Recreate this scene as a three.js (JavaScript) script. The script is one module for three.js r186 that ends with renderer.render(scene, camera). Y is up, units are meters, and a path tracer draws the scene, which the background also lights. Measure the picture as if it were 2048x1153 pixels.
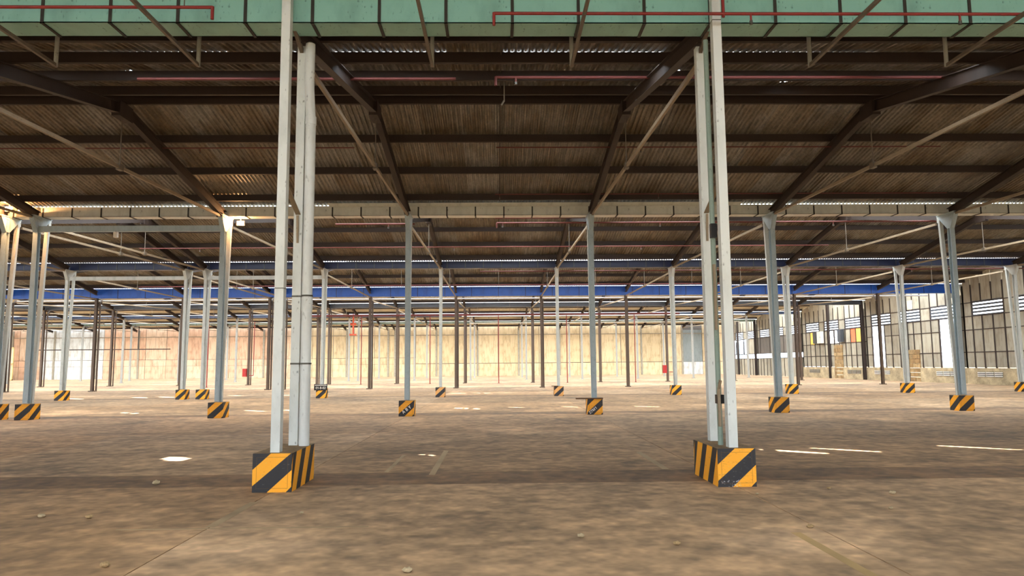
import * as THREE from 'three';
import { mergeGeometries } from 'three/addons/utils/BufferGeometryUtils.js';

// ---------------------------------------------------------------- camera, sky, sun, exposure
const scene = new THREE.Scene();
const FOCAL = 1450;                                    // pixels of the 2048 x 1153 frame
const camera = new THREE.PerspectiveCamera(2 * Math.atan(576.5 / FOCAL) * 180 / Math.PI, 2048 / 1153, 0.05, 600);
camera.rotation.order = 'YXZ';
camera.position.set(-0.1, 1.6, 0);
camera.rotation.set(Math.atan(153.5 / FOCAL), -Math.atan(30 / FOCAL), -0.0084);

const SUN = new THREE.Vector3(-0.24, 0.94, -0.2).normalize();   // towards the sun
const sky = (() => {
  const w = 64, h = 32, d = new Float32Array(w * h * 4);
  for (let j = 0; j < h; j++) for (let i = 0; i < w; i++) {
    const up = Math.max(0, (j + 0.5) / h * 2 - 1), k = (j * w + i) * 4;
    d[k] = 0.9 - 0.24 * up; d[k + 1] = 0.98 - 0.13 * up; d[k + 2] = 1.1; d[k + 3] = 1;
  }
  const t = new THREE.DataTexture(d, w, h, THREE.RGBAFormat, THREE.FloatType);
  t.mapping = THREE.EquirectangularReflectionMapping; t.magFilter = THREE.LinearFilter; t.needsUpdate = true;
  return t;
})();
scene.background = sky;
scene.backgroundIntensity = 4.6;
const sun = new THREE.DirectionalLight(new THREE.Color(1, 0.98, 0.94), 38);
sun.position.copy(SUN).multiplyScalar(120).add(new THREE.Vector3(-20, 0, -50));
sun.target.position.set(-20, 0, -50);
sun.castShadow = true; sun.shadow.mapSize.set(4096, 4096);
Object.assign(sun.shadow.camera, { left: -80, right: 80, top: 80, bottom: -80, near: 1, far: 260 });
scene.add(sun, sun.target);
const renderer = new THREE.WebGLRenderer({ antialias: true });
renderer.toneMapping = THREE.LinearToneMapping;
renderer.toneMappingExposure = 0.88;
renderer.shadowMap.enabled = true;

// ---------------------------------------------------------------- helpers
let seed = 20240611;
const rnd = () => { seed = (seed * 1664525 + 1013904223) >>> 0; return seed / 4294967296; };
const rr = (a, b) => a + (b - a) * rnd();
const names = new Map();
function numbered(n) { const k = names.get(n) || 0; names.set(n, k + 1); return k ? `${n}_${String(k).padStart(3, '0')}` : n; }
function tag(o, label, category, group) { o.userData.label = label; o.userData.category = category; if (group) o.userData.group = group; return o; }
function thing(name, label, category, [x, y, z], group) {
  const o = new THREE.Group(); o.name = numbered(name); o.position.set(x, y, z); scene.add(o);
  return tag(o, label, category, group);
}
function part(name, geo, m, parent) {
  const o = new THREE.Mesh(geo, m); o.name = name; o.castShadow = o.receiveShadow = true; parent.add(o); return o;
}
function solo(name, geo, m, [x, y, z], label, category, group) {
  const o = part(numbered(name), geo, m, scene); o.position.set(x, y, z); return tag(o, label, category, group);
}
function structure(name, label, category) {
  const o = new THREE.Group(); o.name = name; o.userData.kind = 'structure'; scene.add(o); return tag(o, label, category);
}
const flat = g => { const q = g.index ? g.toNonIndexed() : g; for (const a of Object.keys(q.attributes)) if (!['position', 'normal', 'uv'].includes(a)) q.deleteAttribute(a); return q; };
function uvMetres(g, s = 1, ou = 0, ov = 0) {            // uv in metres along the face
  const p = g.attributes.position, n = g.attributes.normal, u = new Float32Array(p.count * 2);
  for (let i = 0; i < p.count; i++) {
    const ax = Math.abs(n.getX(i)), ay = Math.abs(n.getY(i)), az = Math.abs(n.getZ(i));
    const x = p.getX(i), y = p.getY(i), z = p.getZ(i);
    const [a, b] = ay > ax && ay > az ? [x, z] : ax > az ? [z, y] : [x, y];
    u[2 * i] = a * s + ou; u[2 * i + 1] = b * s + ov;
  }
  g.setAttribute('uv', new THREE.BufferAttribute(u, 2)); return g;
}
function join(list, s = 1) { return uvMetres(mergeGeometries(list.map(flat)), s, rnd() * 3, rnd() * 3); }
const box = (w, h, d, x = 0, y = 0, z = 0) => new THREE.BoxGeometry(w, h, d).translate(x, y, z);
const span = (x0, x1, y0, y1, z0, z1) => box(x1 - x0, y1 - y0, Math.abs(z1 - z0), (x0 + x1) / 2, (y0 + y1) / 2, (z0 + z1) / 2);
const V = (x, y, z) => new THREE.Vector3(x, y, z);
function rod(a, b, r, n = 8) {
  const d = b.clone().sub(a), g = new THREE.CylinderGeometry(r, r, d.length(), n);
  return g.applyQuaternion(new THREE.Quaternion().setFromUnitVectors(V(0, 1, 0), d.clone().normalize())).translate((a.x + b.x) / 2, (a.y + b.y) / 2, (a.z + b.z) / 2);
}
function bar(a, b, w, h) {                               // rectangular bar from a to b, in a plane x = const or z = const
  const d = b.clone().sub(a), g = new THREE.BoxGeometry(w, h, d.length());
  const m = new THREE.Matrix4().lookAt(a, b, V(0, 1, 0)); m.setPosition((a.x + b.x) / 2, (a.y + b.y) / 2, (a.z + b.z) / 2);
  return g.applyMatrix4(m);
}
function iBeam(a, b, w, h, t = 0.014) {                  // I section from a to b
  const d = b.clone().sub(a), L = d.length();
  const g = mergeGeometries([box(w, t, L, 0, h / 2), box(w, t, L, 0, -h / 2), box(t, h, L)].map(flat));
  const m = new THREE.Matrix4().lookAt(a, b, V(0, 1, 0)); m.setPosition((a.x + b.x) / 2, (a.y + b.y) / 2, (a.z + b.z) / 2);
  return g.applyMatrix4(m);
}
function plateYZ(pts, x0, x1) {                          // polygon of [depth, height], extruded along x
  const s = new THREE.Shape(pts.map(([d, y]) => new THREE.Vector2(d, y)));
  const g = new THREE.ExtrudeGeometry(s, { depth: x1 - x0, bevelEnabled: false });
  return g.rotateY(Math.PI / 2).translate(x0, 0, 0);     // shape x (depth) -> -z, extrusion -> +x
}
const ORD = ['', 'first', 'second', 'third', 'fourth', 'fifth', 'sixth', 'seventh', 'eighth', 'ninth', 'tenth', 'eleventh', 'twelfth', 'thirteenth', 'fourteenth', 'fifteenth', 'sixteenth', 'seventeenth', 'eighteenth'];

// ---------------------------------------------------------------- textures
function noiseField(n, cells, oct, sx = 1, sy = 1, gain = 0.5) {   // tileable value noise, 0..1
  const out = new Float32Array(n * n); let amp = 1, sum = 0;
  for (let o = 0; o < oct; o++) {
    const cx = Math.max(1, Math.round(cells * sx)) << o, cy = Math.max(1, Math.round(cells * sy)) << o;
    if (cx > n || cy > n) break;
    const lat = new Float32Array(cx * cy); for (let i = 0; i < lat.length; i++) lat[i] = rnd();
    for (let j = 0; j < n; j++) {
      const fy = j / n * cy, y0 = Math.floor(fy), ty = fy - y0, wy = ty * ty * (3 - 2 * ty), r0 = (y0 % cy) * cx, r1 = ((y0 + 1) % cy) * cx;
      for (let i = 0; i < n; i++) {
        const fx = i / n * cx, x0 = Math.floor(fx), tx = fx - x0, wx = tx * tx * (3 - 2 * tx), a = x0 % cx, b = (x0 + 1) % cx;
        out[j * n + i] += amp * ((lat[r0 + a] * (1 - wx) + lat[r0 + b] * wx) * (1 - wy) + (lat[r1 + a] * (1 - wx) + lat[r1 + b] * wx) * wy);
      }
    }
    sum += amp; amp *= gain;
  }
  for (let i = 0; i < out.length; i++) out[i] /= sum;
  return out;
}
function dataMap(n, f, srgb = true) {
  const d = new Uint8Array(n * n * 4);
  for (let i = 0; i < n * n; i++) { const c = f(i, i % n, Math.floor(i / n)); for (let k = 0; k < 3; k++) d[4 * i + k] = Math.max(0, Math.min(255, c[k])); d[4 * i + 3] = 255; }
  const t = new THREE.DataTexture(d, n, n, THREE.RGBAFormat);
  t.wrapS = t.wrapT = THREE.RepeatWrapping; t.magFilter = THREE.LinearFilter; t.minFilter = THREE.LinearMipmapLinearFilter; t.generateMipmaps = true;
  if (srgb) t.colorSpace = THREE.SRGBColorSpace; t.needsUpdate = true; return t;
}
const FN = 2048, FM = 24;                                // floor texture: 24 m a side
const [floorMap, floorBump] = (() => {
  const a = noiseField(FN, 5, 7, 1, 1, 0.62), b = noiseField(FN, 24, 5, 1, 2.2, 0.7), c = noiseField(FN, 160, 3, 1, 1, 0.6), e = noiseField(FN, 9, 6, 1, 1, 0.6);
  const map = dataMap(FN, i => {
    let v = 0.76 + 0.3 * (a[i] - 0.5) + 0.34 * (b[i] - 0.5) + 0.42 * (c[i] - 0.5);
    const pale = Math.max(0, e[i] - 0.58) * 2.2, dirt = Math.max(0, 0.42 - e[i]) * 2.4;
    v = v + pale * 0.35 - dirt * 0.3;
    return [208 * v + 12 * pale, 168 * v + 16 * pale, 125 * v + 22 * pale];
  });
  const bump = dataMap(1024, (i, x, y) => { const k = (y * 2) * FN + x * 2, v = 128 + 180 * (c[k] - 0.5) + 120 * (b[k] - 0.5); return [v, v, v]; }, false);
  return [map, bump];
})();
const grime = (() => {                                   // faint mottling and scuffs, multiplies paint colours
  const a = noiseField(512, 6, 6, 1, 0.5, 0.6), b = noiseField(512, 60, 3, 1, 0.4, 0.6);
  return dataMap(512, i => { const v = 240 - 70 * Math.max(0, a[i] - 0.5) - (b[i] > 0.72 ? (b[i] - 0.72) * 420 : 0); return [v, v * 0.985, v * 0.955]; });
})();
const rustMap = (() => {                                 // roof sheet: dull zinc with brown staining
  const a = noiseField(1024, 4, 6, 2, 1, 0.6), b = noiseField(1024, 40, 4, 3, 0.25, 0.6), c = noiseField(1024, 90, 2, 1, 1, 0.6);
  return dataMap(1024, i => {
    const r = Math.max(0, Math.min(1, (a[i] - 0.42) * 2.8)), v = 0.82 + 0.5 * (b[i] - 0.5) + 0.25 * (c[i] - 0.5);
    return [(152 + (116 - 152) * r) * v, (148 + (99 - 148) * r) * v, (140 + (73 - 140) * r) * v];
  });
})();
const wallMap = (() => {                                 // pale wall sheeting with vertical stains
  const a = noiseField(1024, 5, 6, 2, 0.6, 0.6), b = noiseField(1024, 30, 4, 4, 0.2, 0.6);
  return dataMap(1024, i => { const s = Math.max(0, a[i] - 0.5), v = 1 - 0.5 * s + 0.16 * (b[i] - 0.5); return [246 * v, (242 - 22 * s) * v, (232 - 44 * s) * v]; });
})();
const concreteMap = (() => {
  const a = noiseField(512, 5, 6, 1, 1, 0.62), b = noiseField(512, 70, 3);
  return dataMap(512, i => { const v = 0.86 + 0.5 * (a[i] - 0.5) + 0.2 * (b[i] - 0.5); return [222 * v, 210 * v, 188 * v]; });
})();
function canvas(w, h, draw, repeat) {
  const c = document.createElement('canvas'); c.width = w; c.height = h; draw(c.getContext('2d'), w, h);
  const t = new THREE.CanvasTexture(c); t.colorSpace = THREE.SRGBColorSpace; t.anisotropy = 8;
  if (repeat) t.wrapS = t.wrapT = THREE.RepeatWrapping; return t;
}
// ---------------------------------------------------------------- materials
const std = (color, o = {}) => new THREE.MeshStandardMaterial({ color, roughness: 0.6, map: grime, ...o });
const M = {
  postCream: std('#dfe8ec', { roughness: 0.45 }), postGrey: std('#c6cbca', { roughness: 0.4 }), postBlue: std('#b2c6d4', { roughness: 0.4 }),
  postDark: std('#5c4a3c', { roughness: 0.55 }), postPale: std('#a6a7a4', { roughness: 0.45 }),
  pvc: std('#e2eaf0', { roughness: 0.3 }), band: std('#5c5d58', { roughness: 0.4, metalness: 0.4 }),
  primer: std('#33251e', { roughness: 0.7 }),
  tie: std('#9a8a74', { roughness: 0.55 }), rail: std('#6c6154', { roughness: 0.5 }),
  red: std('#8e2a26', { roughness: 0.5 }), redDull: std('#6b2f2b', { roughness: 0.6 }), redBox: std('#b3211c', { roughness: 0.4 }), orangeRed: std('#d2583a', { roughness: 0.5 }),
  mint: std('#8cc4bc', { roughness: 0.4 }), gutterPale: std('#d6dad6', { roughness: 0.35 }), navy: std('#1d2a58', { roughness: 0.4 }), blue: std('#1b5fd2', { roughness: 0.4 }),
  slate: std('#4a4f58', { roughness: 0.4 }), blueGrey: std('#5b74a8', { roughness: 0.4 }), teal: std('#93aaa2', { roughness: 0.4 }),
  strapDark: std('#2f2b24', { roughness: 0.7 }), black: std('#17171a', { roughness: 0.5 }), wood: std('#6f5138', { roughness: 0.8 }),
  roof: new THREE.MeshStandardMaterial({ color: '#ffffff', map: rustMap, roughness: 0.48 }),
  roofB: new THREE.MeshStandardMaterial({ color: '#e4ded6', map: rustMap, roughness: 0.48 }),
  roofC: new THREE.MeshStandardMaterial({ color: '#f3e6d2', map: rustMap, roughness: 0.52 }),
  galvanised: std('#cfc8b6', { roughness: 0.5 }),
  addedSkylight: new THREE.MeshPhysicalMaterial({ color: '#eff5f8', roughness: 1, transmission: 0.85, thickness: 0 }),
  wallSheet: new THREE.MeshStandardMaterial({ color: '#aba598', map: wallMap, roughness: 0.7 }),
  wallSheetB: new THREE.MeshStandardMaterial({ color: '#9c968a', map: wallMap, roughness: 0.7 }),
  farSheet: [0, 1, 2].map(i => new THREE.MeshStandardMaterial({ color: ['#dcc8a6', '#d5c09c', '#d0bc9a'][i], map: wallMap, roughness: 0.75 })),
  farPink: [0, 1, 2].map(i => new THREE.MeshStandardMaterial({ color: ['#dcb89e', '#d6b096', '#dcc0a8'][i], map: wallMap, roughness: 0.75 })),
  farWhite: new THREE.MeshStandardMaterial({ color: '#d6dade', map: wallMap, roughness: 0.75 }),
  concrete: new THREE.MeshStandardMaterial({ color: '#dccfb6', map: concreteMap, roughness: 0.9 }),
  block: new THREE.MeshStandardMaterial({ color: '#c7ae88', map: concreteMap, roughness: 0.9 }), blockB: new THREE.MeshStandardMaterial({ color: '#b89a72', map: concreteMap, roughness: 0.9 }),
  yellowSheet: new THREE.MeshPhysicalMaterial({ color: '#ffd870', roughness: 1, transmission: 0.7, thickness: 0 }),
  orangeSheet: new THREE.MeshPhysicalMaterial({ color: '#ff8a38', roughness: 1, transmission: 0.7, thickness: 0 }),
  paleCurtain: new THREE.MeshPhysicalMaterial({ color: '#dfe8f0', roughness: 1, transmission: 0.6, thickness: 0 }),
  greyDoor: std('#8d9698', { roughness: 0.5 }), white: std('#eceae4', { roughness: 0.5 }), yellowSteel: std('#d9b87a', { roughness: 0.6 }),
  ground: new THREE.MeshStandardMaterial({ color: '#b5a68c', map: concreteMap, roughness: 1 }),
  tarp: std('#6d6660', { roughness: 0.8 }),
};
const floorTint = ['#ffffff', '#f4f0ea', '#fbf3e8', '#efe9e0'].map(c => new THREE.MeshStandardMaterial({ color: c, map: floorMap, bumpMap: floorBump, bumpScale: 0.006, roughness: 0.8 }));
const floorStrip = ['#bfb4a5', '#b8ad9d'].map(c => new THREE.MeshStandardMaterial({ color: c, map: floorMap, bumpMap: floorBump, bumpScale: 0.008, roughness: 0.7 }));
const glow = new THREE.MeshStandardMaterial({ color: '#ffe0b8', emissive: new THREE.Color(1, 0.72, 0.4), emissiveIntensity: 12 });
const jointFill = new THREE.MeshStandardMaterial({ color: '#b9a184', map: concreteMap, roughness: 0.9 });

// ---------------------------------------------------------------- the grid of the hall (D = depth in front of the camera, world z = -D)
const R = [-4.15, 9.55, 23.3, 37, 50.7, 64.4, 78.1, 91.8, 105.5];     // front of the plinths of each column row
const EAVE = [6.83, 6.83, 6.86, 6.98, 7.12, 7.15, 7.15, 7.15, 7.15];
const GUT = [6.42, 6.42, 6.52, 6.6, 6.45, 6.75, 6.85, 6.85, 6.85];
const XL = -76, XR = 33;
const LINES = [27, 21, 15, 9, 3, -3, -9, -15, -16, -22, -28, -34, -40, -46, -52, -58, -64, -70];
const gutterName = ['', 'green gutter', 'grey gutter', 'navy gutter', 'bright-blue gutter', 'charcoal gutter', 'dull-blue gutter', 'teal gutter', 'end wall'];
const COUNT = ['', 'one bay', 'two bays', 'three bays', 'four bays', 'five bays', 'six bays', 'seven bays', 'eight bays', 'nine bays', 'ten bays', 'eleven bays'];
const lineName = x => x === 3 ? 'beside the aisle, louvred-wall side' : x === -3 ? 'beside the aisle, gate side' : x > 0 ? `${COUNT[(x - 3) / 6]} out towards the louvred wall`
  : x === -16 ? 'outer twin line, gate side' : x === -15 ? 'inner twin line, gate side' : `${COUNT[x > -15 ? (-x - 3) / 6 : (-x - 4) / 6]} out towards the gate`;
const ridgeD = k => (R[k] + R[k + 1]) / 2 + 0.5;
const ridgeH = k => Math.max(EAVE[k], EAVE[k + 1]) + 1.25;
const nearD = k => R[k] + 0.62, farD = k => R[k + 1] + 0.36;
function roofH(k, D) {
  const rd = ridgeD(k), rh = ridgeH(k);
  return D < rd ? EAVE[k] + (rh - EAVE[k]) * (D - nearD(k)) / (rd - nearD(k)) : EAVE[k + 1] + (rh - EAVE[k + 1]) * (farD(k) - D) / (farD(k) - rd);
}
const inView = (x, D, m = 120) => { const px = 995 + FOCAL * (x + 0.1) / Math.max(D, 1); return px > -m && px < 2048 + m; };

// ---------------------------------------------------------------- floor: cast slabs with recessed joints
const floor = structure('floor', 'worn brown concrete warehouse floor with slab joints', 'floor');
part('floor_base', uvMetres(flat(span(XL, XR, -0.3, -0.012, 4.6, -106.5)), 1 / 4), jointFill, floor);
{
  const rest = [], restStrip = [];
  const xs = [XL]; for (let x = -75; x < XR; x += 6) xs.push(x); xs.push(XR);
  for (let k = 0; k < 8; k++) {
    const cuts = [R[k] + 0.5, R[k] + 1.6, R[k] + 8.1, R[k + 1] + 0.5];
    if (k === 0) cuts[0] = -4.6;
    if (k === 7) cuts[3] = 106.4;
    for (let c = 0; c < 3; c++) for (let i = 0; i + 1 < xs.length; i++) {
      const x0 = xs[i] + 0.006, x1 = xs[i + 1] - 0.006, d0 = cuts[c] + 0.006, d1 = cuts[c + 1] - 0.006;
      const near = k < 4 && d1 > 3.5 && (inView(x0, d1) || inView(x1, d1) || (x0 < 0 && x1 > 0));
      const g = uvMetres(flat(span(x0, x1, -0.05, 0, -d0, -d1)), 1 / FM);
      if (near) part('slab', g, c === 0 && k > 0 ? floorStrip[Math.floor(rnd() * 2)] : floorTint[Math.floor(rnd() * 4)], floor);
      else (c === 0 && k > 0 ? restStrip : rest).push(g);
    }
  }
  part('slab_field', mergeGeometries(rest), floorTint[0], floor).userData.kind = 'stuff';
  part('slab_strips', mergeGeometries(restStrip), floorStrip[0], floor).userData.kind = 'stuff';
  const line = (x0, x1, d0, d1, m) => part('painted_line', uvMetres(flat(span(x0, x1, 0, 0.0015, -d0, -d1)), 1 / FM), m, floor);
  const faded = new THREE.MeshStandardMaterial({ color: '#d8c3a4', map: concreteMap, roughness: 0.8 });
  const fadedYellow = new THREE.MeshStandardMaterial({ color: '#d9bd8c', map: concreteMap, roughness: 0.8 });
  line(2.66, 2.75, 4.2, 7.0, fadedYellow); line(-1.12, -1.03, 10.9, 13.9, faded); line(-1.82, -1.76, 11.2, 13.3, faded); line(2.4, 2.5, 11.2, 13.4, faded);
  line(-2.1, -2.02, 3.6, 5.6, fadedYellow); line(-3.05, -2.95, 7.55, 8.9, faded); line(-3.9, -1.4, 7.47, 7.51, faded);
}
// ground outside
{ const g = structure('ground', 'pale concrete yard outside the warehouse', 'ground'); part('yard', uvMetres(flat(box(500, 0.2, 500, -20, -0.42, -50)), 1 / 4), M.ground, g); }

// ---------------------------------------------------------------- roof: corrugated sheets
const PITCH = 0.125, AMP = 0.034;
function sheet(x0, n, Da, ha, Db, hb, holes, uoff) {     // n corrugations from x0, running from (Da, ha) to (Db, hb)
  const pos = [], uv = [], L = Math.hypot(Db - Da, hb - ha);
  const prof = [[0, 0], [0.3, 0], [0.5, 1], [0.8, 1], [1, 0]];
  const at = (x, up, s) => { const D = Da + (Db - Da) * s, h = ha + (hb - ha) * s; return [x, h + up * AMP, -D]; };
  for (let c = 0; c < n; c++) {
    const xc = x0 + (c + 0.5) * PITCH; let segs = [[0, 1]];
    for (const H of holes || []) {
      if (Math.abs(xc - H.x) > H.len / 2) continue;
      const dm = H.D - (xc - H.x) * H.skew, w = H.w * Math.sqrt(Math.max(0.1, 1 - ((xc - H.x) / (H.len / 2 + 0.06)) ** 2));
      const sa = (dm - w / 2 - Da) / (Db - Da), sb = (dm + w / 2 - Da) / (Db - Da), a = Math.min(sa, sb), b = Math.max(sa, sb);
      if (b <= 0 || a >= 1) continue;
      segs = segs.flatMap(([p, q]) => [[p, Math.min(q, a)], [Math.max(p, b), q]].filter(([u, v]) => v - u > 1e-4));
    }
    for (const [s0, s1] of segs) for (let i = 0; i < 4; i++) {
      const xa = x0 + (c + prof[i][0]) * PITCH, xb = x0 + (c + prof[i + 1][0]) * PITCH, ya = prof[i][1], yb = prof[i + 1][1];
      const A = at(xa, ya, s0), B = at(xb, yb, s0), C = at(xb, yb, s1), E = at(xa, ya, s1);
      const ua = [(xa + uoff) / 5, s0 * L / 5 + uoff * 0.37], ub = [(xb + uoff) / 5, ua[1]], uc = [ub[0], s1 * L / 5 + uoff * 0.37], ue = [ua[0], uc[1]];
      if (Db > Da) { pos.push(...A, ...B, ...C, ...A, ...C, ...E); uv.push(...ua, ...ub, ...uc, ...ua, ...uc, ...ue); }
      else { pos.push(...A, ...C, ...B, ...A, ...E, ...C); uv.push(...ua, ...uc, ...ub, ...ua, ...ue, ...uc); }
    }
  }
  const g = new THREE.BufferGeometry();
  g.setAttribute('position', new THREE.Float32BufferAttribute(pos, 3)); g.setAttribute('uv', new THREE.Float32BufferAttribute(uv, 2));
  g.computeVertexNormals(); return g;
}
// worn-through gaps between overlapping sheets: each lets one patch of sun onto the floor
const gaps = [];
{
  const spots = [[-5.75, 13.1, 0.5, 0.5], [-1.25, 13.2, 0.5, 0.12], [5.25, 13.2, 1.0, 0.26], [6.25, 13.35, 1.0, 0.16], [8.75, 13.5, 1.1, 0.18],
    [-13.2, 26.4, 0.9, 0.5], [-9.0, 27.0, 0.9, 0.3], [-7.6, 27.0, 0.9, 0.3], [-1.25, 27.2, 1.0, 0.6], [0.6, 27.6, 0.6, 0.2], [2.6, 27.6, 0.6, 0.14], [5.4, 27.4, 1.1, 0.25],
    [-24.4, 36.4, 1.0, 0.4], [-22.3, 39, 1.2, 0.6], [-19.5, 40, 1.4, 0.6], [-18.1, 40.2, 1.2, 0.6], [-2.6, 42.2, 1.4, 0.6], [-1.2, 42.2, 1.4, 0.6], [-14.8, 41.5, 1.2, 0.3], [-12.2, 41.6, 1.4, 0.3]];
  for (const [x, D, len, w] of spots) {
    const k = R.findIndex((r, i) => D >= r && D < R[i + 1]);
    let t = 7; for (let i = 0; i < 20; i++) t = roofH(k, D - SUN.z * t) / SUN.y;
    gaps.push({ k, x: x + SUN.x * t, D: D - SUN.z * t, len, w, skew: 0.75 });
  }
}
const ceiling = structure('ceiling', 'rusty corrugated metal roof of repeated gables over the hall', 'roof');
const skylightRule = (k, side, i) => {                   // translucent sheets added on unseen slopes to brighten the hall
  if (k === 0) return side === 'near' && i % 3 === 1;
  if (side === 'far') return false;
  return k >= 4 ? true : k === 3 ? i % 5 < 3 : k === 2 ? i % 5 < 3 : false;
};
{
  const roofMats = [M.roof, M.roofB, M.roofC];
  for (let k = 0; k < 8; k++) for (const side of ['near', 'far']) {
    const Da = side === 'near' ? nearD(k) : farD(k), ha = side === 'near' ? EAVE[k] : EAVE[k + 1], Db = ridgeD(k), hb = ridgeH(k);
    const rest = [], lights = [], holes = gaps.filter(h => h.k === k && (h.D < Db) === (side === 'near'));
    for (let x = XL, i = 0; x < XR + 0.3; x += 1, i++) {
      const single = (k === 1 && Math.abs(x + 0.5) < (side === 'near' ? 13 : 17)) || (k === 2 && side === 'far' && Math.abs(x + 0.5) < 27) || (k === 3 && side === 'far' && inView(x, 46, 20));
      const g = sheet(x, 8, Da, ha, Db, hb, holes, single ? rnd() * 5 : 0);
      if (k === 1 && side === 'near' && i % 4 !== 3) {     // translucent strip added behind a purlin to light the floor below
        const at = D => ha + (hb - ha) * (D - Da) / (Db - Da), a = ridgeD(k) - 4.0, b = ridgeD(k) - 3.34;
        const mk = (p, q) => sheet(x, 8, p, at(p), q, at(q), holes, single ? 1.3 * i : 0);
        lights.push(mk(a, b)); if (single) { part('roof_sheet', mk(Da, a), roofMats[i % 3], ceiling); part('roof_sheet', mk(b, Db), roofMats[i % 3], ceiling); } else rest.push(mk(Da, a), mk(b, Db));
        continue;
      }
      if (skylightRule(k, side, i)) lights.push(g);
      else if (single) part('roof_sheet', g, roofMats[Math.floor(rnd() * 3)], ceiling);
      else rest.push(g);
    }
    if (rest.length) part('roof_sheet_field', mergeGeometries(rest), k >= 4 ? M.galvanised : M.roof, ceiling).userData.kind = 'stuff';
    if (lights.length) { const s = part('added_skylight_sheets', mergeGeometries(lights), M.addedSkylight, ceiling); s.userData.kind = 'stuff'; s.userData.label = 'milky translucent roof sheets added to brighten the hall'; }
    if (side === 'near') {                               // ridge capping
      const rc = [bar(V((XL + XR) / 2, hb + 0.055, -(Db - 0.12)), V((XL + XR) / 2, hb + 0.02, -(Db + 0.25)), XR - XL, 0.01), bar(V((XL + XR) / 2, hb + 0.055, -(Db + 0.12)), V((XL + XR) / 2, hb + 0.02, -(Db - 0.25)), XR - XL, 0.01)];
      part('ridge_capping', join(rc, 0.3), M.roofB, ceiling);
    }
  }
}

// ---------------------------------------------------------------- walls
// end wall beyond the last row
{
  const w = structure('wall_back', 'long pale sheeted end wall above a low concrete plinth', 'wall'), D = 106.3;
  part('backing', uvMetres(flat(span(XL - 0.3, XR + 0.3, 0, 7.6, -(D + 0.12), -(D + 0.3))), 1 / 3), M.tarp, w);
  let i = 0;
  for (let x = XL + 1; x < XR - 0.5; x += 3, i++) {
    const x1 = Math.min(x + 3, XR), pink = x < -30, white = x < -58 && x > -67;
    const sheetMat = white ? M.farWhite : (pink ? M.farPink : M.farSheet)[i % 3], lowMat = white ? M.farWhite : (pink ? M.farPink : M.farSheet)[(i + 1) % 3];
    const door = x > 25.5 && x < 30;
    if (door) { part('door_panel', join([sheetWall(x + 0.05, x1 - 0.05, 1.85, 6.5, D + 0.02)], 0.3), M.greyDoor, w); part('plinth_panel', uvMetres(flat(span(x + 0.01, x1 - 0.01, 0, 1.8, -(D + 0.12), -D)), 1 / 3), M.farWhite, w); continue; }
    part('wall_panel', join([sheetWall(x + 0.04, x1 - 0.04, x < -14 ? 2.74 : 1.88, 5.95, D)], 0.33), sheetMat, w);
    part('top_panel', uvMetres(flat(span(x + 0.04, x1 - 0.04, 6.04, 7.3, -(D + 0.12), -(D + 0.03))), 1 / 3, i), sheetMat, w);
    part('plinth_panel', uvMetres(flat(span(x + 0.03, x1 - 0.03, 0, 1.8, -(D + 0.12), -(D - 0.02 * (i % 2)))), 1 / 3, i), lowMat, w);
    if (x < -14) { const s = rr(0.35, 0.65) * 3; part('wall_block', uvMetres(flat(span(x + 0.02, x + s - 0.02, 1.83, 2.69, -(D + 0.12), -(D - 0.03))), 1 / 3, i), lowMat, w); part('wall_block', uvMetres(flat(span(x + s + 0.02, x1 - 0.02, 1.83, 2.69, -(D + 0.12), -(D - rr(0, 0.05)))), 1 / 3, i + 1), sheetMat, w); }
  }
  for (const x of LINES) if (x > -72) { part('wall_post', join([span(x - 0.12, x + 0.12, 0, 7.0, -(D + 0.1), -(D - 0.16))]), M.wallSheetB, w); }
  part('rail', join([span(XL, XR, 5.93, 6.02, -(D + 0.1), -(D - 0.05))]), M.tie, w);
}
function sheetWall(x0, x1, y0, y1, D) {                  // vertically ribbed sheet facing the camera
  const out = [span(x0, x1, y0, y1, -(D + 0.12), -(D + 0.03))];
  for (let x = x0 + 0.1; x < x1 - 0.08; x += 0.22) out.push(span(x, x + 0.09, y0, y1, -(D + 0.05), -D));
  return mergeGeometries(out.map(flat));
}
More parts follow.
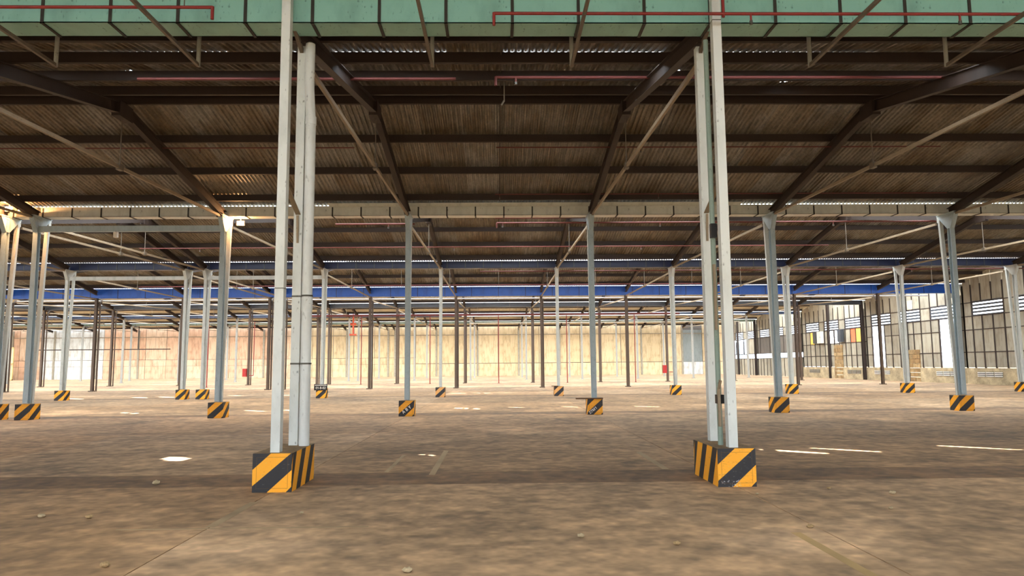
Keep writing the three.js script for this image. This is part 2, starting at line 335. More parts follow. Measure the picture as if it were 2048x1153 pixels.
// right wall
{
  const w = structure('wall_right', 'sheeted side wall with louvre strips, openings and a low concrete plinth', 'wall');
  const cell = (name, d0, d1, y0, y1, k, m, th = 0.05, x = XR) => {   // a panel; its top follows the roof when y1 is null
    const g = flat(span(x, x + th, y0, y1 === null ? 10 : y1, -d0, -d1)), p = g.attributes.position;
    if (y1 === null) for (let i = 0; i < p.count; i++) if (p.getY(i) > 9) p.setY(i, roofH(k, Math.min(Math.max(-p.getZ(i), nearD(k)), farD(k))) - 0.06);
    g.computeVertexNormals(); return part(name, uvMetres(g, 0.35, rnd() * 3, rnd() * 3), m, w);
  };
  const O = [0, 1.0, 2.0, 3.0, 4.0, 5.3, 6.35, 7.4, 8.4, 9.6, 10.7, 11.8, 12.8, 13.7];
  const louvre = j => (j >= 1 && j <= 3) || (j >= 5 && j <= 7) || (j >= 9 && j <= 11);
  const louvreJoint = j => [2, 3, 6, 7, 10, 11].includes(j);
  // bays beside and behind the camera: plain sheeting
  for (let k = 0; k < 3; k++) { cell('side_sheeting', R[k] + 0.62, ridgeD(k), 0, null, k, M.wallSheetB, 0.12); cell('side_sheeting', ridgeD(k), R[k + 1] + 0.36, 0, null, k, M.wallSheetB, 0.12); }
  for (let k = 3; k < 8; k++) {
    const far = k >= 6, rows = far ? [[0, 2.15], [2.7, 4.7], [4.7, 5.65], [5.65, null]] : [[1.12, 2.2], [2.2, k === 5 ? 3.4 : 3.75], [k === 5 ? 3.4 : 3.75, 4.7], [4.7, 5.65], [5.65, null]];
    for (let j = 0; j < 13; j++) {
      const d0 = R[k] + O[j] + 0.03, d1 = R[k] + O[j + 1] - 0.03;
      rows.forEach(([y0, y1], r) => {
        const isL = y0 === 4.7;
        if (isL && louvre(j)) return;
        if (k === 4 && (j === 1 || j === 2 || j === 10 || j === 11) && r < 3) return;       // missing sheets: open to the yard
        if (k === 5 && r === 2 && (j === 5 || j === 6)) return;                              // barred opening
        if (k === 7 && r === 1 && j >= 4 && j <= 11) return;                                 // open strip at the far end
        let m = rnd() < 0.5 ? M.wallSheet : M.wallSheetB;
        if (k === 5 && r === 2 && (j === 1 || j === 10)) m = M.yellowSheet;
        if (k === 5 && r === 2 && j === 2) m = M.orangeSheet;
        if (k === 6 && r === 1) m = M.tarp;
        if (y1 === null && d0 < ridgeD(k) && d1 > ridgeD(k)) { cell('wall_panel', d0, ridgeD(k), y0 + 0.02, null, k, m); cell('wall_panel', ridgeD(k), d1, y0 + 0.02, null, k, m); return; }
        cell('wall_panel', d0, d1, y0 + 0.02, y1 === null ? null : y1 - 0.02, k, m);
      });
    }
    // studs behind the panel joints, and girts
    for (let j = 0; j <= 13; j++) {
      if (louvreJoint(j)) { const d = R[k] + O[j]; part('stud', join([span(XR - 0.035, XR + 0.05, far ? 0 : 1.1, far ? 2.15 : k === 4 && (j === 2 || j === 11) ? 1.11 : 4.7, -(d - 0.055), -(d + 0.055)), span(XR - 0.035, XR + 0.05, 5.65, 6.9, -(d - 0.055), -(d + 0.055))]), M.primer, w); continue; }
      const d = R[k] + O[j];
      if (k === 4 && (j === 2 || j === 11)) { part('stud', join([span(XR - 0.035, XR + 0.05, 4.7, 6.9, -(d - 0.055), -(d + 0.055))]), M.primer, w); continue; }
      part('stud', join([span(XR - 0.035, XR + 0.05, far ? 0 : 1.1, far ? 2.15 : 4.7, -(d - 0.055), -(d + 0.055)), span(XR - 0.035, XR + 0.05, far ? 2.7 : 4.7, 6.9, -(d - 0.055), -(d + 0.055))]), M.primer, w);
    }
    for (const y of far ? [2.12, 2.72, 4.7, 5.65] : [2.2, k === 5 ? 3.4 : 3.75, 4.7, 5.65]) {
      const stretches = k === 4 && y < 4.6 ? [[0, 1], [3, 10.7], [12.8, 13.7]] : [[0, 13.7]];
      for (const [a, b] of stretches) part('girt', join([span(XR - 0.03, XR + 0.12, y - 0.03, y + 0.03, -(R[k] + a), -(R[k] + b))]), M.primer, w);
    }
    for (const [a, b] of [[1, 4], [5.3, 8.4], [9.6, 12.8]]) {
      const L = new THREE.Group(); L.name = 'louvre'; w.add(L);
      for (let s = 0; s < 5; s++) part('slat', join([bar(V(XR + 0.0, 4.72 + s * 0.235, -(R[k] + (a + b) / 2)), V(XR + 0.1, 4.78 + s * 0.235, -(R[k] + (a + b) / 2)), b - a, 0.012), span(XR - 0.02, XR + 0.02, 4.665 + s * 0.235, 4.795 + s * 0.235, -(R[k] + a), -(R[k] + b))]), M.slate, L);
    }
    if (!far) {                                          // low concrete plinth with vents
      const segs = k === 4 ? [[0, 5.6], [7.6, 13.7]] : k === 5 ? [[0, 4.6], [6.4, 13.7]] : [[0, 13.7]];
      for (const [a, b] of segs) part('low_plinth', uvMetres(flat(span(XR - 0.12, XR + 0.1, 0, 1.1, -(R[k] + a + 0.02), -(R[k] + b - 0.02))), 1 / 2.5), M.concrete, w);
      for (const a of k === 5 ? [1.2, 9.6] : [1.0, 10.0]) {
        const v = new THREE.Group(); v.name = 'vent'; w.add(v);
        for (let c = 0; c < 3; c++) { part('vent_back', join([span(XR - 0.135, XR - 0.12, 0.5, 0.86, -(R[k] + a + c * 0.85), -(R[k] + a + c * 0.85 + 0.78))]), M.black, v);
          for (let s = 0; s < 3; s++) part('vent_slat', join([span(XR - 0.16, XR - 0.13, 0.53 + s * 0.12, 0.59 + s * 0.12, -(R[k] + a + c * 0.85), -(R[k] + a + c * 0.85 + 0.78))]), k === 5 ? M.wallSheetB : M.white, v); }  // white slats paint in the daylight showing through the vents
      }
    }
    // wall column at each row line
    part('wall_post', join([iBeam(V(XR - 0.2, 0, -(R[k] + 0.35)), V(XR - 0.2, EAVE[k] - 0.1, -(R[k] + 0.35) - 1e-4), 0.2, 0.34)]), M.primer, w);
    part('wall_post', join([iBeam(V(XR - 0.16, 0, -(R[k] + 7.2)), V(XR - 0.16, ridgeH(k) - 0.3, -(R[k] + 7.2) - 1e-4), 0.18, 0.26)]), M.primer, w);
  }
  // masonry infill where the plinth is broken out
  for (const [k, a, wide, high] of [[4, 5.65, 1.9, 2.5], [5, 4.65, 1.7, 2.9]]) {
    for (let r = 0; r * 0.36 < high; r++) for (let c = -1; c < 4; c++) {
      const s0 = Math.max(0, c * wide / 3 + (r % 2 ? wide / 6 : 0)), s1 = Math.min(wide, (c + 1) * wide / 3 + (r % 2 ? wide / 6 : 0));
      if (s1 - s0 < 0.1) continue;
      part('stone_block', uvMetres(flat(span(XR - 0.08 - rr(0, 0.04), XR + 0.04, r * 0.36 + 0.012, (r + 1) * 0.36 - 0.012, -(R[k] + a + s0 + 0.012), -(R[k] + a + s1 - 0.012))), 0.5, rnd() * 3), rnd() < 0.5 ? M.block : M.blockB, w);
    }
  }
  // bars of the barred opening
  { const a = R[5] + 5.3, b = R[5] + 7.4; for (const [p, q] of [[[a, 3.4], [b, 4.7]], [[a, 4.05], [b, 4.05]], [[(a + b) / 2, 3.4], [(a + b) / 2, 4.7]]]) part('bar', join([rod(V(XR + 0.06, p[1], -p[0]), V(XR + 0.06, q[1], -q[0]), 0.02)]), M.teal, w); }
  for (let j = 0; j < 8; j++) part('curtain_strip', uvMetres(flat(span(XR + 0.1, XR + 0.12, 1.0, 4.4, -(R[7] + 4.2 + j * 0.95), -(R[7] + 4.2 + j * 0.95 + 0.8))), 0.4), M.paleCurtain, w);
}
// left wall (out of the frame) and front header (behind the camera)
{
  const w = structure('wall_left', 'sheeted far side wall with tall open doorways', 'wall');
  for (let k = 0; k < 8; k++) { part('side_sheeting', uvMetres(flat(span(XL - 0.15, XL, 0, 7, -R[k], -(R[k] + 8.2))), 0.3), M.wallSheet, w); part('side_header', uvMetres(flat(span(XL - 0.15, XL, 5, 8.4, -R[k], -R[k + 1])), 0.3), M.wallSheet, w); }
  const f = structure('wall_front', 'open front of the hall under a sheeted header', 'wall');
  part('header', uvMetres(flat(span(XL, XR, 2.5, 7.1, 4.3, 4.15)), 0.3), M.wallSheet, f);
}

// ---------------------------------------------------------------- gutters with their straps
const gutterMat = [null, M.mint, M.gutterPale, M.navy, M.blue, M.slate, M.blueGrey, M.teal];
for (let k = 1; k < 8; k++) {
  const y0 = GUT[k], y1 = EAVE[k] - 0.02, f = R[k] + 0.27, b = R[k] + 0.70, D0 = f, xl = XL, xr = XR - 0.1;
  const g = thing('roof_gutter', `${['', 'mint green painted box gutter', 'pale grey box gutter', 'dark navy box gutter', 'deep bright blue box gutter', 'charcoal box gutter just beyond the bright blue one', 'dull blue box gutter, second beyond the bright blue one', 'pale teal box gutter nearest the far wall'][k]} along the roof valley`, 'gutter', [0, y0, -D0], 'roof valley gutters');
  const top = k === 1 ? y1 + 0.02 : y1;
  part('trough', join([span(xl, xr, 0, top - y0, 0, -0.012), span(xl, xr, 0, 0.012, 0, -(b - f)), span(xl, xr, 0, top - y0 + 0.01, -(b - f - 0.012), -(b - f)), span(xl, xr, top - y0 - 0.03, top - y0, 0.03, 0)], 0.5), gutterMat[k], g);
  const step = k < 4 ? 0.94 : 1.9;
  for (let x = Math.ceil(xl); x < xr; x += step) {
    if (!inView(x, D0, 60)) continue;
    const t = k < 3 ? 0.022 : 0.02;
    part('strap', join([span(x - t, x + t, -0.02, top - y0, 0.012, 0), span(x - t, x + t, -0.014, 0, 0.012, -(b - f) - 0.012), ]), k === 1 || k === 2 ? M.strapDark : k === 4 ? M.navy : M.slate, g);
  }
}

// ---------------------------------------------------------------- purlins
function channel(L, h, w, t = 0.012) { return mergeGeometries([box(L, h, t, 0, -h / 2, 0), box(L, t, w, 0, -t / 2, -w / 2), box(L, t, w, 0, -h + t / 2, -w / 2)].map(flat)); }
for (let k = 1; k < 8; k++) {
  const rd = ridgeD(k), list = [];
  if (k === 1) [-5.65, -4.15, -2.6, -1.05].forEach((o, i) => list.push([rd + o, `${ORD[i + 1]} above the ${gutterName[k]} on the rising slope`]));
  [0.05, 1.95, 3.85, 5.75].forEach((o, i) => list.push([rd + o, i === 0 ? `at the ridge before the ${gutterName[k + 1]}` : `${ORD[4 - i]} above the ${gutterName[k + 1]} on the falling slope`]));
  for (const [D, where] of list) {
    const xl = Math.max(XL + 0.3, -0.75 * D - 4), xr = Math.min(XR - 0.15, 0.8 * D + 4);
    const p = part('purlin', uvMetres(channel(xr - xl, 0.2, 0.075), 1), M.primer, ceiling); p.position.set((xl + xr) / 2, roofH(k, D) - 0.012, -D); p.userData.label = `dark brown steel purlin ${where}`;
  }
}

// ---------------------------------------------------------------- rafters and tie pipes on each column line
for (let k = 1; k < 8; k++) LINES.forEach((x, n) => {
  if (!inView(x, R[k + 1], 60)) return;
  const rd = ridgeD(k), a = R[k] + 0.75, b = R[k + 1] + 0.2, drop = 0.36, where = `${gutterName[k].replace(' gutter', '')} to ${gutterName[k + 1].replace(' gutter', '')} span, ${lineName(x)}`;
  const o = thing('roof_rafter', `dark rafter of the ${where}`, 'rafter', [x, roofH(k, rd) - drop, -rd], 'gable rafters');
  const P = D => V(0, roofH(k, D) - roofH(k, rd), rd - D);
  part('rafter_leg', join([iBeam(P(a), P(rd), 0.15, 0.26)]), M.primer, o);
  part('rafter_leg', join([iBeam(P(rd), P(b), 0.15, 0.26)]), M.primer, o);
  part('ridge_plate', join([plateYZ([[-0.3, -0.26], [0.3, -0.26], [0.3, 0.1], [-0.3, 0.1]], -0.1, 0.1)]), M.primer, o);
  const hA = GUT[k] - 0.24, hB = GUT[k + 1] - 0.06, dA = R[k] + 0.95, dB = R[k + 1] + 0.15, off = k === 1 && Math.abs(x) < 4 ? 0.02 : 0;
  const t = thing('tie_pipe', `tan tie bar, ${where}`, 'tie bar', [x + off, hA, -dA], 'tie bars');
  const m = rd - dA, hm = hA + (hB - hA) * m / (dB - dA) - hA;
  part('pipe', join([bar(V(0, 0, 0), V(0, hB - hA, dA - dB), 0.055, 0.075)]), M.tie, t);
  part('hanger_rod', join([rod(V(0, hm, -m), V(0, roofH(k, rd) - drop - 0.2 - hA, -m), 0.014)]), M.rail, t);
  part('clamp', join([box(0.1, 0.14, 0.18, 0, hm, -m)]), M.rail, t);
});

// ---------------------------------------------------------------- columns
const TIN = { 1: [M.postCream, M.postCream], 2: [M.postBlue, M.postGrey], 3: [M.postGrey, M.postGrey], 4: [M.postDark, M.postDark], 5: [M.postDark, M.postDark], 6: [M.postPale, M.postPale], 7: [M.postPale, M.postPale] };
const tone = ['', 'cream', 'grey-blue', 'light-grey', 'dark-brown', 'brown', 'pale-grey', 'pale-grey'];
for (let k = 1; k < 8; k++) LINES.forEach((x, n) => {
  if (!inView(x, R[k] + 0.6, 30)) return;
  const base = k < 4 ? 0.49 : 0, top = GUT[k], [ma, mb] = TIN[k];
  const o = thing('steel_column', `${tone[k]} column under the ${gutterName[k]}, ${lineName(x)}`, 'column', [x, base, -(R[k] + 0.1)], `columns under the ${gutterName[k]}`);
  const h = top - base;
  if (k === 1) {
    part('front_post', join([box(0.12, h + 0.35, 0.13, 0, (h + 0.35) / 2, -0.065)], 0.5), ma, o);
    part('rear_post', join([box(0.125, h - 0.04, 0.13, 0, (h - 0.04) / 2, -0.9)], 0.5), mb, o);
    part('knee_brace', join([bar(V(0, h + 0.15, -0.13), V(0, h - 0.12, -0.84), 0.05, 0.07)]), M.rail, o);
    part('lacing', join([bar(V(0.0, 3.62, -0.13), V(0.0, 3.32, -0.84), 0.07, 0.012), bar(V(0.0, 3.3, -0.8), V(0.0, 2.9, -0.84), 0.03, 0.03)]), M.tie, o);
    part('cap_plate', join([box(0.125, 0.02, 0.24, 0, h - 0.01, -0.9)]), M.rail, o);
    if (x < 0) for (const y of [1.15, 2.12]) part('strap_band', join([box(0.131, 0.024, 0.138, 0, y, -0.9)]), M.band, o);
    part('joint_seam', join([box(0.124, 0.012, 0.134, 0, x < 0 ? 2.15 : 5.9, -0.065)]), M.band, o);
  } else if (k < 4) {
    const w = k === 2 ? 0.15 : 0.14;
    part('front_post', join([box(w, h - 0.05, 0.012, 0, h / 2, 0), box(0.012, h - 0.05, 0.16, 0, h / 2, -0.08), box(w, h - 0.05, 0.012, 0, h / 2, -0.16)]), ma, o);
    part('rear_post', join([bar(V(0, 0, -0.3), V(0, h - 0.2, -0.62), k === 2 ? 0.12 : 0.11, 0.1)]), mb, o);
    const flare = [[-0.26, h], [-0.26, h - 0.05], [0, h - 0.52], [0.16, h - 0.52], [0.62, h - 0.08], [0.62, h]];
    part('capital', join([plateYZ(flare, -0.075, -0.06), plateYZ(flare, 0.06, 0.075), box(0.2, 0.02, 0.95, 0, h - 0.01, -0.2), bar(V(0, h - 0.53, 0.0), V(0, h - 0.05, 0.26), 0.15, 0.012)]), ma, o);
    part('rear_bracket', join([box(0.13, 0.22, 0.14, 0, h - 0.12, -0.63)]), mb, o);
  } else if (k < 6) {
    part('front_post', join([box(0.17, h, 0.012, 0, h / 2, 0), box(0.012, h, 0.18, 0, h / 2, -0.09), box(0.17, h, 0.012, 0, h / 2, -0.18)]), ma, o);
    part('rear_post', join([rod(V(0.13, 0, -0.35), V(0.13, h - 0.3, -0.35), 0.055), ]), mb, o);
    part('knee_brace', join([bar(V(0.02, h - 0.7, -0.15), V(0.02, h - 0.05, -0.75), 0.07, 0.07)]), mb, o);
    part('base_plate', join([box(0.36, 0.06, 0.36, 0, 0.03, -0.09)]), mb, o);
  } else {
    part('front_post', join([box(0.18, h, 0.18, 0, h / 2, -0.09)]), ma, o);
    part('base_plate', join([box(0.34, 0.05, 0.34, 0, 0.025, -0.09)]), mb, o);
    part('head_plate', join([box(0.34, 0.03, 0.6, 0, h - 0.015, -0.25)]), mb, o);
  }
});

// plinths with hazard stripes
function stripes(worn, side) {
  return canvas(256, 256, (c, w, h) => {
    c.fillStyle = '#232327'; c.fillRect(0, 0, w, h);
    c.fillStyle = worn === 'faded' ? '#e0a058' : '#f6a81e';
    const band = pts => { c.beginPath(); pts.forEach(([x, y], i) => i ? c.lineTo(x * w, y * h) : c.moveTo(x * w, y * h)); c.closePath(); c.fill(); };
    if (side) { band([[0.02, 1], [0.2, 1], [0.42, 0], [0.2, 0]]); band([[0.38, 1], [0.58, 1], [0.82, 0], [0.6, 0]]); band([[0.78, 1], [0.98, 1], [1, 0.9], [1, 0]]); band([[0, 0.75], [0, 0.3], [0.06, 0]]); }
    else { band([[0, 0.42], [0, 0.84], [0.98, 0], [0.46, 0]]); band([[0.38, 1], [1, 0.43], [1, 0.86], [0.86, 1]]); }
    c.strokeStyle = 'rgba(120,70,10,0.45)'; c.lineWidth = 3; if (!side) c.strokeRect(w * 0.1, h * 0.1, w * 0.8, h * 0.8);
    let s = worn === 'faded' ? 9 : worn === 'scuffed' ? 5 : 3; const r = () => { s = (s * 48271) % 2147483647; return s / 2147483647; };
    const scuffs = { clean: 60, scuffed: 260, faded: 500 }[worn] || 200;
    for (let i = 0; i < scuffs; i++) { c.fillStyle = r() < 0.5 ? `rgba(210,205,200,${0.05 + 0.14 * r()})` : `rgba(60,40,25,${0.05 + 0.15 * r()})`; const x = r() * w, y = r() * h; c.fillRect(x, y, 2 + r() * 16, 1 + r() * 5); }
    if (worn === 'scuffed') for (let i = 0; i < 40; i++) { c.fillStyle = `rgba(225,222,225,${0.2 + 0.5 * r()})`; c.fillRect((0.08 + r() * 0.5) * w, (0.8 + r() * 0.18) * h, 2 + r() * 10, 2 + r() * 6); }
    if (worn === 'letters') { c.fillStyle = '#e9e6e2'; c.save(); c.translate(w * 0.3, h * 0.84); c.rotate(-0.62); c.font = `bold ${h * 0.28}px sans-serif`; c.fillText('A B Y', 0, 0); c.restore(); }
    if (worn === 'digits') { c.fillStyle = '#dcdad8'; c.save(); c.translate(w * 0.16, h * 0.97); c.rotate(-0.66); c.font = `bold ${h * 0.24}px sans-serif`; c.fillText('Z7M1', 0, 0); c.restore(); }
  });
}
const SM = {}; for (const v of ['clean', 'scuffed', 'faded', 'letters', 'digits']) SM[v] = new THREE.MeshStandardMaterial({ map: stripes(v, false), roughness: 0.55 });
const sideClean = new THREE.MeshStandardMaterial({ map: stripes('clean', true), roughness: 0.6 });
const plinthTop = new THREE.MeshStandardMaterial({ color: '#a58a68', map: concreteMap, roughness: 0.9 });
for (let k = 1; k < 4; k++) LINES.forEach((x, n) => {
  if (!inView(x, R[k], 40)) return;
  const v = k === 1 ? (x < 0 ? 'clean' : 'scuffed') : k === 2 && x === -3 ? 'letters' : k === 2 && x === 3 ? 'digits' : k === 3 && Math.abs(x) === 3 ? 'faded' : 'clean';
  const extra = { clean: 'black-orange striped', scuffed: 'white-scuffed striped', faded: 'faded striped', letters: 'white-lettered striped', digits: 'white-scrawled striped' }[v];
  const hw = k === 1 ? 0.25 : 0.24, H = 0.49, Dp = k === 1 ? 1.15 : 0.52;
  const g = new THREE.BoxGeometry(2 * hw, H, Dp).translate(0, H / 2, -Dp / 2);
  const faces = k > 1 ? SM[v === 'faded' ? 'faded' : 'clean'] : sideClean;
  const m = new THREE.Mesh(g, [faces, faces, plinthTop, plinthTop, SM[v], SM[v]]);
  m.name = numbered('column_plinth'); m.castShadow = m.receiveShadow = true; m.position.set(x, 0, -R[k]); scene.add(m);
  tag(m, `${extra} plinth under the ${gutterName[k]}, ${lineName(x)}`, 'plinth', `hazard-striped plinths under the ${gutterName[k]}`);
});

// ---------------------------------------------------------------- downpipe, conduits and other fittings of the two nearest columns
{
  const d = thing('downpipe', 'white plastic downpipe strapped beside the cream column, fed by the green gutter', 'downpipe', [-2.835, 0.49, -10.45]);
  part('lower_pipe', join([rod(V(0, 0, 0), V(0, 4.75, 0), 0.073, 20)], 0.5), M.pvc, d);
  part('offset_pipe', join([rod(V(0, 4.72, 0), V(-0.03, 5.2, 0), 0.07, 20), rod(V(-0.03, 5.18, 0), V(-0.03, 5.9, 0), 0.07, 20)], 0.5), M.pvc, d);
  part('coupling', join([rod(V(0, 4.66, 0), V(0, 4.78, 0), 0.08, 20)]), M.pvc, d);
  part('coupling', join([rod(V(0, 1.9, 0), V(0, 2.1, 0), 0.078, 20)]), M.pvc, d);
  part('neck', join([rod(V(-0.03, 5.88, 0), V(-0.03, 5.93, 0), 0.035, 16)]), M.band, d);
  for (const y of [1.15, 2.12]) part('strap', join([rod(V(0, y - 0.012, 0), V(0, y + 0.012, 0), 0.082, 20)]), M.band, d);
  const c = thing('conduit_pipe', 'thin grey-green conduit with a black box between the posts of the cream column', 'conduit', [2.93, 0.49, -9.98]);
  part('pipe', join([rod(V(0, 0, 0), V(0, 5.75, 0), 0.035, 14)]), M.teal, c);
  part('junction_box', join([box(0.1, 0.12, 0.09, 0.0, 0.62, 0.03)]), M.black, c);
  part('junction_box', join([box(0.08, 0.2, 0.08, 0.0, 2.95, 0.03)]), M.black, c);
  const e = thing('broken_casing', 'torn beige plastic cable casing on the cream column', 'casing', [2.885, 0.75, -9.83]);
  part('casing', join([box(0.03, 0.5, 0.05, -0.0, 0.25, 0), bar(V(0, 0.5, 0), V(0.01, 0.62, 0.06), 0.03, 0.03)]), M.tie, e);
  part('casing_upper', join([box(0.03, 0.9, 0.05, 0, 1.75, 0)]), M.tie, e);
}
// flashing that closes the eaves over the middle of the grey gutter
solo('eaves_flashing', uvMetres(flat(box(13.6, 0.012, 0.3, 0, 0, 0).rotateX(-0.2)), 1), M.gutterPale, [1.2, EAVE[2] - 0.012, -(R[2] + 0.14)], 'grey metal flashing over the middle of the grey gutter', 'flashing');

// ---------------------------------------------------------------- pipes of the sprinkler system
function pipeRun(label, m, x0, x1, y, D, r, drops, elbow, hang = []) {
  const sag = 0;
  const o = thing('sprinkler_pipe', label, 'pipe', [x0, y, -D], 'sprinkler pipes');
  part('pipe', join([rod(V(0, 0, 0), V(x1 - x0, sag, 0), r, 10)]), m, o);
  for (const x of drops) {
    const d = part('sprinkler_drop', join([rod(V(x - x0, 0, 0), V(x - x0, -0.13, 0), r * 0.7, 8)]), m, o);
    part('sprinkler_head', join([rod(V(x - x0, -0.1, 0), V(x - x0, -0.15, 0), r * 1.1, 8)]), M.band, d);
  }
  for (const x of elbow || []) part('elbow', join([rod(V(x - x0, 0.01, 0), V(x - x0, -0.17, 0), r, 10)]), m, o);
  for (const x of hang) { const k = R.findIndex((q, i) => D >= q && D < R[i + 1]); part('hanger', join([rod(V(x - x0, 0, 0), V(x - x0, roofH(k, Math.max(D, nearD(k))) + 0.01 - y, 0), 0.012)]), M.rail, o); }
  return o;
}
{
  const A = pipeRun('bright red pipe crossing in front of the green gutter and conduit column', M.red, -0.12, 8, 6.36, 9.42, 0.022, [3.4, 6.3], [-0.12]);
  part('riser', join([rod(V(3.14, -0.05, 0), V(3.14, 0.43, 0), 0.022, 10)]), M.red, A);
  const B = pipeRun('short red pipe with a down-turned end before the green gutter', M.red, -8, -3.92, 6.44, 9.42, 0.022, [], [-3.92]);
  part('hanger', join([rod(V(3.7, 0, 0), V(3.7, 0.6, 0), 0.008)]), M.rail, B);
  pipeRun('dull red pipe under the rising slope, louvred-wall half', M.redDull, -0.1, 9, 7.33, 14.0, 0.03, [0.3], [-0.1]);
  pipeRun('dull red pipe under the rising slope, gate half', M.redDull, -7.2, -0.9, 7.3, 14.0, 0.03, [-4.3], []);
  pipeRun('thin red pipe under the falling slope, louvred-wall half', M.redDull, -0.1, 12, 7.42, 19.0, 0.016, [3.8], []);
  pipeRun('thin red pipe under the falling slope, gate half', M.redDull, -14, -3.9, 7.42, 19.0, 0.016, [-8], []);
  pipeRun('thin red pipe just above the grey gutter', M.redDull, -0.15, 14.2, 6.92, 22.3, 0.016, [0, 5], []);
  pipeRun('pinkish red pipe hung under the grey gutter with an end elbow', M.redDull, -0.1, 15.4, 6.42, 24.4, 0.028, [0.1, 5.5, 11.5], [-0.1]);
  pipeRun('pinkish red pipe tucked close below the grey gutter', M.redDull, -0.15, 3.2, 6.62, 24.5, 0.028, [], []);
  pipeRun('short red pipe under the grey gutter, gate side', M.redDull, -5.6, -2.9, 6.42, 24.5, 0.028, [-3.8], []);
  pipeRun('thin red pipe under the grey to navy roof span', M.redDull, -15, 14, 6.55, 30.2, 0.02, [-12.5, -1.9, 6], []);
  pipeRun('red pipe under the navy gutter', M.redDull, -1.0, 30, 6.5, 37.9, 0.03, [9, 16, 22], []);
  pipeRun('white pipe under the bright-blue gutter', M.white, -34, 31, 6.32, 51.6, 0.05, [-12, 0, 12], []);
  pipeRun('pink red pipe under the navy to bright-blue roof span', M.redDull, -22, 14, 6.52, 44.5, 0.025, [-6, 6], [], [-18, -12, -6, 0, 6, 12]);
  pipeRun('thick maroon pipe beyond the bright-blue gutter', M.redDull, -18, 16, 5.98, 63.6, 0.09, [], [], [-16.6, -11, -5, 1, 7, 13]);
  pipeRun('white pipe beyond the charcoal gutter', M.white, -3.5, 24, 6.3, 70.0, 0.05, [3, 12], [], [-2, 4, 10, 16, 22]);
  pipeRun('long white pipe under the dull-blue gutter', M.white, -3, 26, 6.05, 77.6, 0.05, [], [], [-1, 5, 11, 17, 23]);
  const L = pipeRun('low dark pipe run crossing the hall near the end wall', M.primer, -57, -40.2, 3.85, 90, 0.06, [], [], [-56, -50, -42]);
  part('drop_pipe', join([rod(V(12.9, 0, 0), V(12.9, 2.8, 0), 0.06)]), M.primer, L);
}
// light rails below the roof over the green gutter, each with a pale drop stem at its end
[-6.95, -4.75, -1.1, 1.1, 4.9, 7.1].forEach((x, i) => {
  const o = thing('light_rail', `slim lamp rail with a pale stem, ${['outer of the gate-side bay', 'inner of the gate-side bay', 'gate side of the middle bay', 'louvred-wall side of the middle bay', 'inner of the louvred-wall bay', 'outer of the louvred-wall bay'][i]}`, 'rail', [x, 6.3, -11], 'lamp rails over the green gutter');
  part('rail', join([bar(V(0, 0, 2.2), V(0, 0, 0), 0.045, 0.05)]), M.rail, o);
  part('stem', join([rod(V(0, -0.02, 0), V(0, 0.5, 0), 0.032, 10)]), M.postPale, o);
});
{ const o = thing('hanger_stem', 'thin pale hanger rod at the roof ridge over the middle aisle', 'rod', [0.08, 7.3, -15.2]); part('rod', join([rod(V(0, 0, 0), V(0, 0.62, 0), 0.012)]), M.postPale, o); part('hook', join([rod(V(0, 0, 0), V(-0.06, -0.1, 0), 0.02)]), M.postPale, o); }

// small halogen lamps burning under the grey gutter
for (const [x, y, D, label] of [[-15.78, 6.72, 23.2, 'glowing halogen lamp at the outer twin column head'], [-15.36, 6.72, 23.2, 'glowing halogen lamp at the inner twin column head'], [-8.62, 6.36, 23.9, 'glowing twin halogen lamp beside a grey-blue column head']]) {
  const o = thing('halogen_lamp', label, 'lamp', [x, y, -D], 'halogen lamps');
  part('housing', join([box(0.26, 0.16, 0.06, 0, 0, -0.06), box(0.03, 0.2, 0.03, 0, 0.14, -0.06)]), M.rail, o);
  part('lamp_glass', join([box(0.22, 0.12, 0.02, 0, 0, -0.02)]), glow, o);
  const l = new THREE.PointLight(new THREE.Color(1, 0.5, 0.2), 14); l.position.set(0, 0, 0.12); l.castShadow = true; o.add(l);
}

// sag bars down the middle of the nearest roof spans
for (const k of [1, 2]) {
  const rd = ridgeD(k), P = D => V(0, roofH(k, D) - 0.06, -D);
  part('sag_bar', join([bar(P(rd + 0.2), P(R[k + 1] - 0.2), 0.03, 0.02)]), M.primer, ceiling);
  if (k === 1) part('sag_bar', join([bar(P(R[k] + 0.8), P(rd - 0.2), 0.03, 0.02)]), M.primer, ceiling);
}

// portal beams between the columns on the gate side
for (const [k, x0, x1, y, label] of [[2, -15, -9, 6.1, 'grey-blue cross beam joining two columns under the grey gutter'], [3, -15, -9, 6.15, 'grey cross beam under the navy gutter, nearer the middle aisle'], [3, -22, -16, 6.15, 'grey cross beam under the navy gutter, nearer the gate']]) {
  const o = thing('cross_beam', label, 'beam', [(x0 + x1) / 2, y, -(R[k] + 0.18)], 'cross beams');
  const w = x1 - x0 - 0.16;
  part('beam', join([box(w, 0.012, 0.1, 0, 0.09, 0), box(w, 0.012, 0.1, 0, -0.09, 0), box(w, 0.18, 0.012, 0, 0, 0.03)]), k === 2 ? M.postBlue : M.postGrey, o);
  for (const s of [-1, 1]) part('end_plate', join([box(0.012, 0.24, 0.14, s * w / 2, 0, 0)]), k === 2 ? M.postBlue : M.postGrey, o);
}
{ const o = thing('small_lamp', 'small white box lamp under the grey-blue cross beam', 'lamp', [-12.45, 5.82, -(R[2] + 0.15)]); part('body', join([box(0.12, 0.18, 0.1, 0, 0.08, 0)]), M.white, o); part('bracket', join([box(0.03, 0.05, 0.03, 0, 0.18, 0)]), M.rail, o); }

